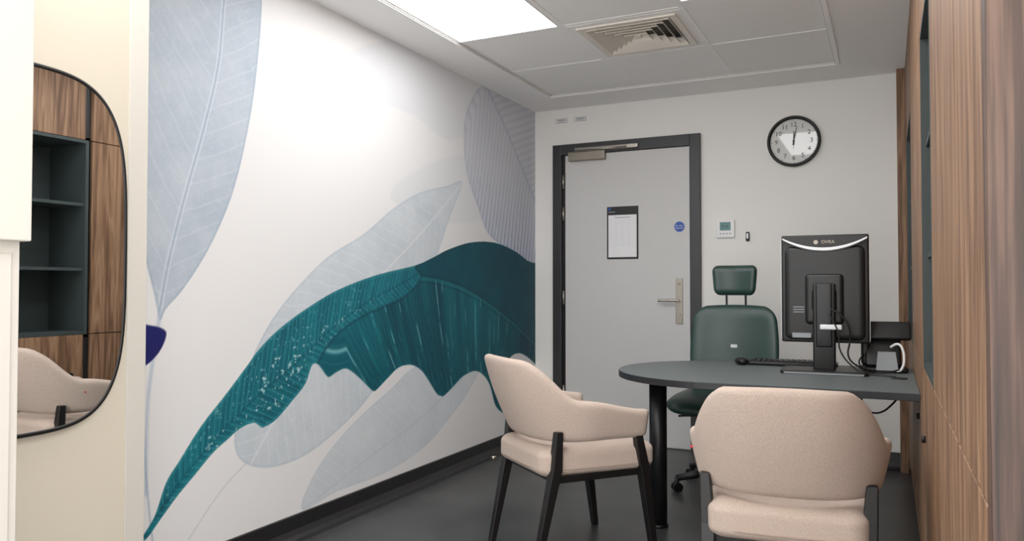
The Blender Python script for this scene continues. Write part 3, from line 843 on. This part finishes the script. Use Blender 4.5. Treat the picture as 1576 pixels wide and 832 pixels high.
rbox("column_slider", (0, -.012, .27), (.036, .012, .15), (.008, .008, .008), M['blackmetal'], mo, None, 3, 3)
rbox("tilt_joint", (0, .02, .34), (.055, .025, .05), (.012, .012, .012), M['black'], mo, None, 3, 3)
rbox("cable_clip", (0.03, -.022, .215), (.048, .010, .012), (.005, .005, .005), M['silver'], mo, None, 3, 3)
rbox("base_plate", (0, 0.0, .008), (.19, .12, .008), (.02, .02, .004), M['black'], mo, None, 4, 3)
box("base_trim", (-.17, -.122, .002), (.17, -.119, .009), M['greyp'], mo)
tube("signal_cable", [(.03, -.02, .3), (.09, -.03, .27), (.12, -.02, .18), (.09, .0, .06), (.20, .02, .010), (.26, .05, .006)], .004, M['black'], mo)
tube("power_cable", [(.02, -.02, .28), (.07, -.05, .20), (.06, -.03, .10), (.15, -.05, .006), (.22, -.08, .006), (.30, -.10, .006)], .0035, M['black'], mo)

kb = empty("keyboard", (-0.44, 4.21, DZ + .001), math.radians(2))
rbox("body", (0, 0, .011), (.215, .068, .010), (.01, .01, .006), M['black'], kb, None, 3, 3)
for r in range(5):
    for c in range(15):
        box("key", (-.203 + c * .0272, -.055 + r * .023, .020), (-.180 + c * .0272, -.036 + r * .023, .027), M['blackmetal'], kb, .002, 1)
ms = empty("computer_mouse", (-0.685, 4.15, DZ), math.radians(20))
rbox("body", (0, 0, .019), (.033, .056, .019), (.03, .05, .018), M['black'], ms, lambda v: (v.x, v.y, v.z * (1 - .25 * v.y / .056)), 6, 4)
box("wheel", (-.003, .02, .030), (.003, .036, .037), M['greyp'], ms, .001)

# desk phone (seen from behind)
ph = empty("desk_phone", (-.010, 4.10, DZ), math.radians(4))
Rt = Matrix.Rotation(math.radians(-28), 3, 'X')
rbox("base", (0, .03, .012), (.095, .09, .012), (.015, .015, .008), M['black'], ph, None, 3, 3)
Rc = Matrix.Rotation(math.radians(-18), 3, 'X')
rbox("console", (-.01, .01, .105), (.078, .012, .085), (.012, .010, .012), M['black'], ph, None, 3, 3, rot=Rc)
rbox("display_head", (.01, -.022, .195), (.098, .014, .046), (.010, .010, .010), M['black'], ph, None, 3, 3, rot=Rt)
prism("stand", [(-.045, .0), (.05, .0), (.04, .085), (-.035, .085)], lambda u, v, w: (u, w + v * .3, v + .012), -.075, -.062, M['greyp'], ph)
rbox("handset", (-.085, .02, .125), (.020, .024, .10), (.015, .015, .02), M['black'], ph, None, 4, 4)
tube("white_cable", [(.02, -.050, .12), (.05, -.075, .15), (.075, -.085, .10), (.07, -.09, .02), (.045, -.07, .005)], .0055, M['white'], ph)
tube("cord", [(-.09, .0, .03), (-.14, -.06, .006), (-.08, -.12, .005), (0, -.15, .006), (.05, -.1, .02)], .0035, M['black'], ph)
tube("cord_loop", [(-.09, .0, .08), (-.13, -.05, .05), (-.09, -.08, .01), (-.02, -.1, .006), (.06, -.09, .006)], .0035, M['black'], ph)
gr = empty("cable_grommet", (.045, 3.80, DZ))
cyl("ring", (0, 0, 0), (0, 0, .005), .034, .032, M['black'], gr, 32)
hc = tube("hanging_cable", [(-.10, 3.5, DZ - .032), (-.10, 3.49, DZ - .10), (-.03, 3.5, DZ - .12), (.03, 3.52, DZ - .06), (.05, 3.55, DZ - .032)], .004, M['black'], dk)

fb = empty("floor_socket_box", (-2.16, 4.62, 0))
box("lid_frame", (-.11, -.09, 0), (.11, .09, .004), M['steel'], fb, .001)
box("lid", (-.095, -.075, .004), (.095, .075, .006), M['floor'], fb)
ds = empty("door_stop", (-2.32, 4.50, 0))
cyl("post", (0, 0, 0), (0, 0, .03), .02, .018, M['steel'], ds); cyl("buffer", (0, 0, .03), (0, 0, .042), .018, .016, M['black'], ds)

# ------------------------------------------------------------------ world / view
w = D.worlds.new("world"); bpy.context.scene.world = w; w.use_nodes = True
w.node_tree.nodes["Background"].inputs[0].default_value = (1.0, 0.99, 0.975, 1); w.node_tree.nodes["Background"].inputs[1].default_value = 2.4  # even white fill entering by the open rear, added for ambient light
bpy.context.scene.view_settings.view_transform = 'Standard'
bpy.context.scene.view_settings.exposure = 0.86
bpy.context.scene.view_settings.gamma = 1.10
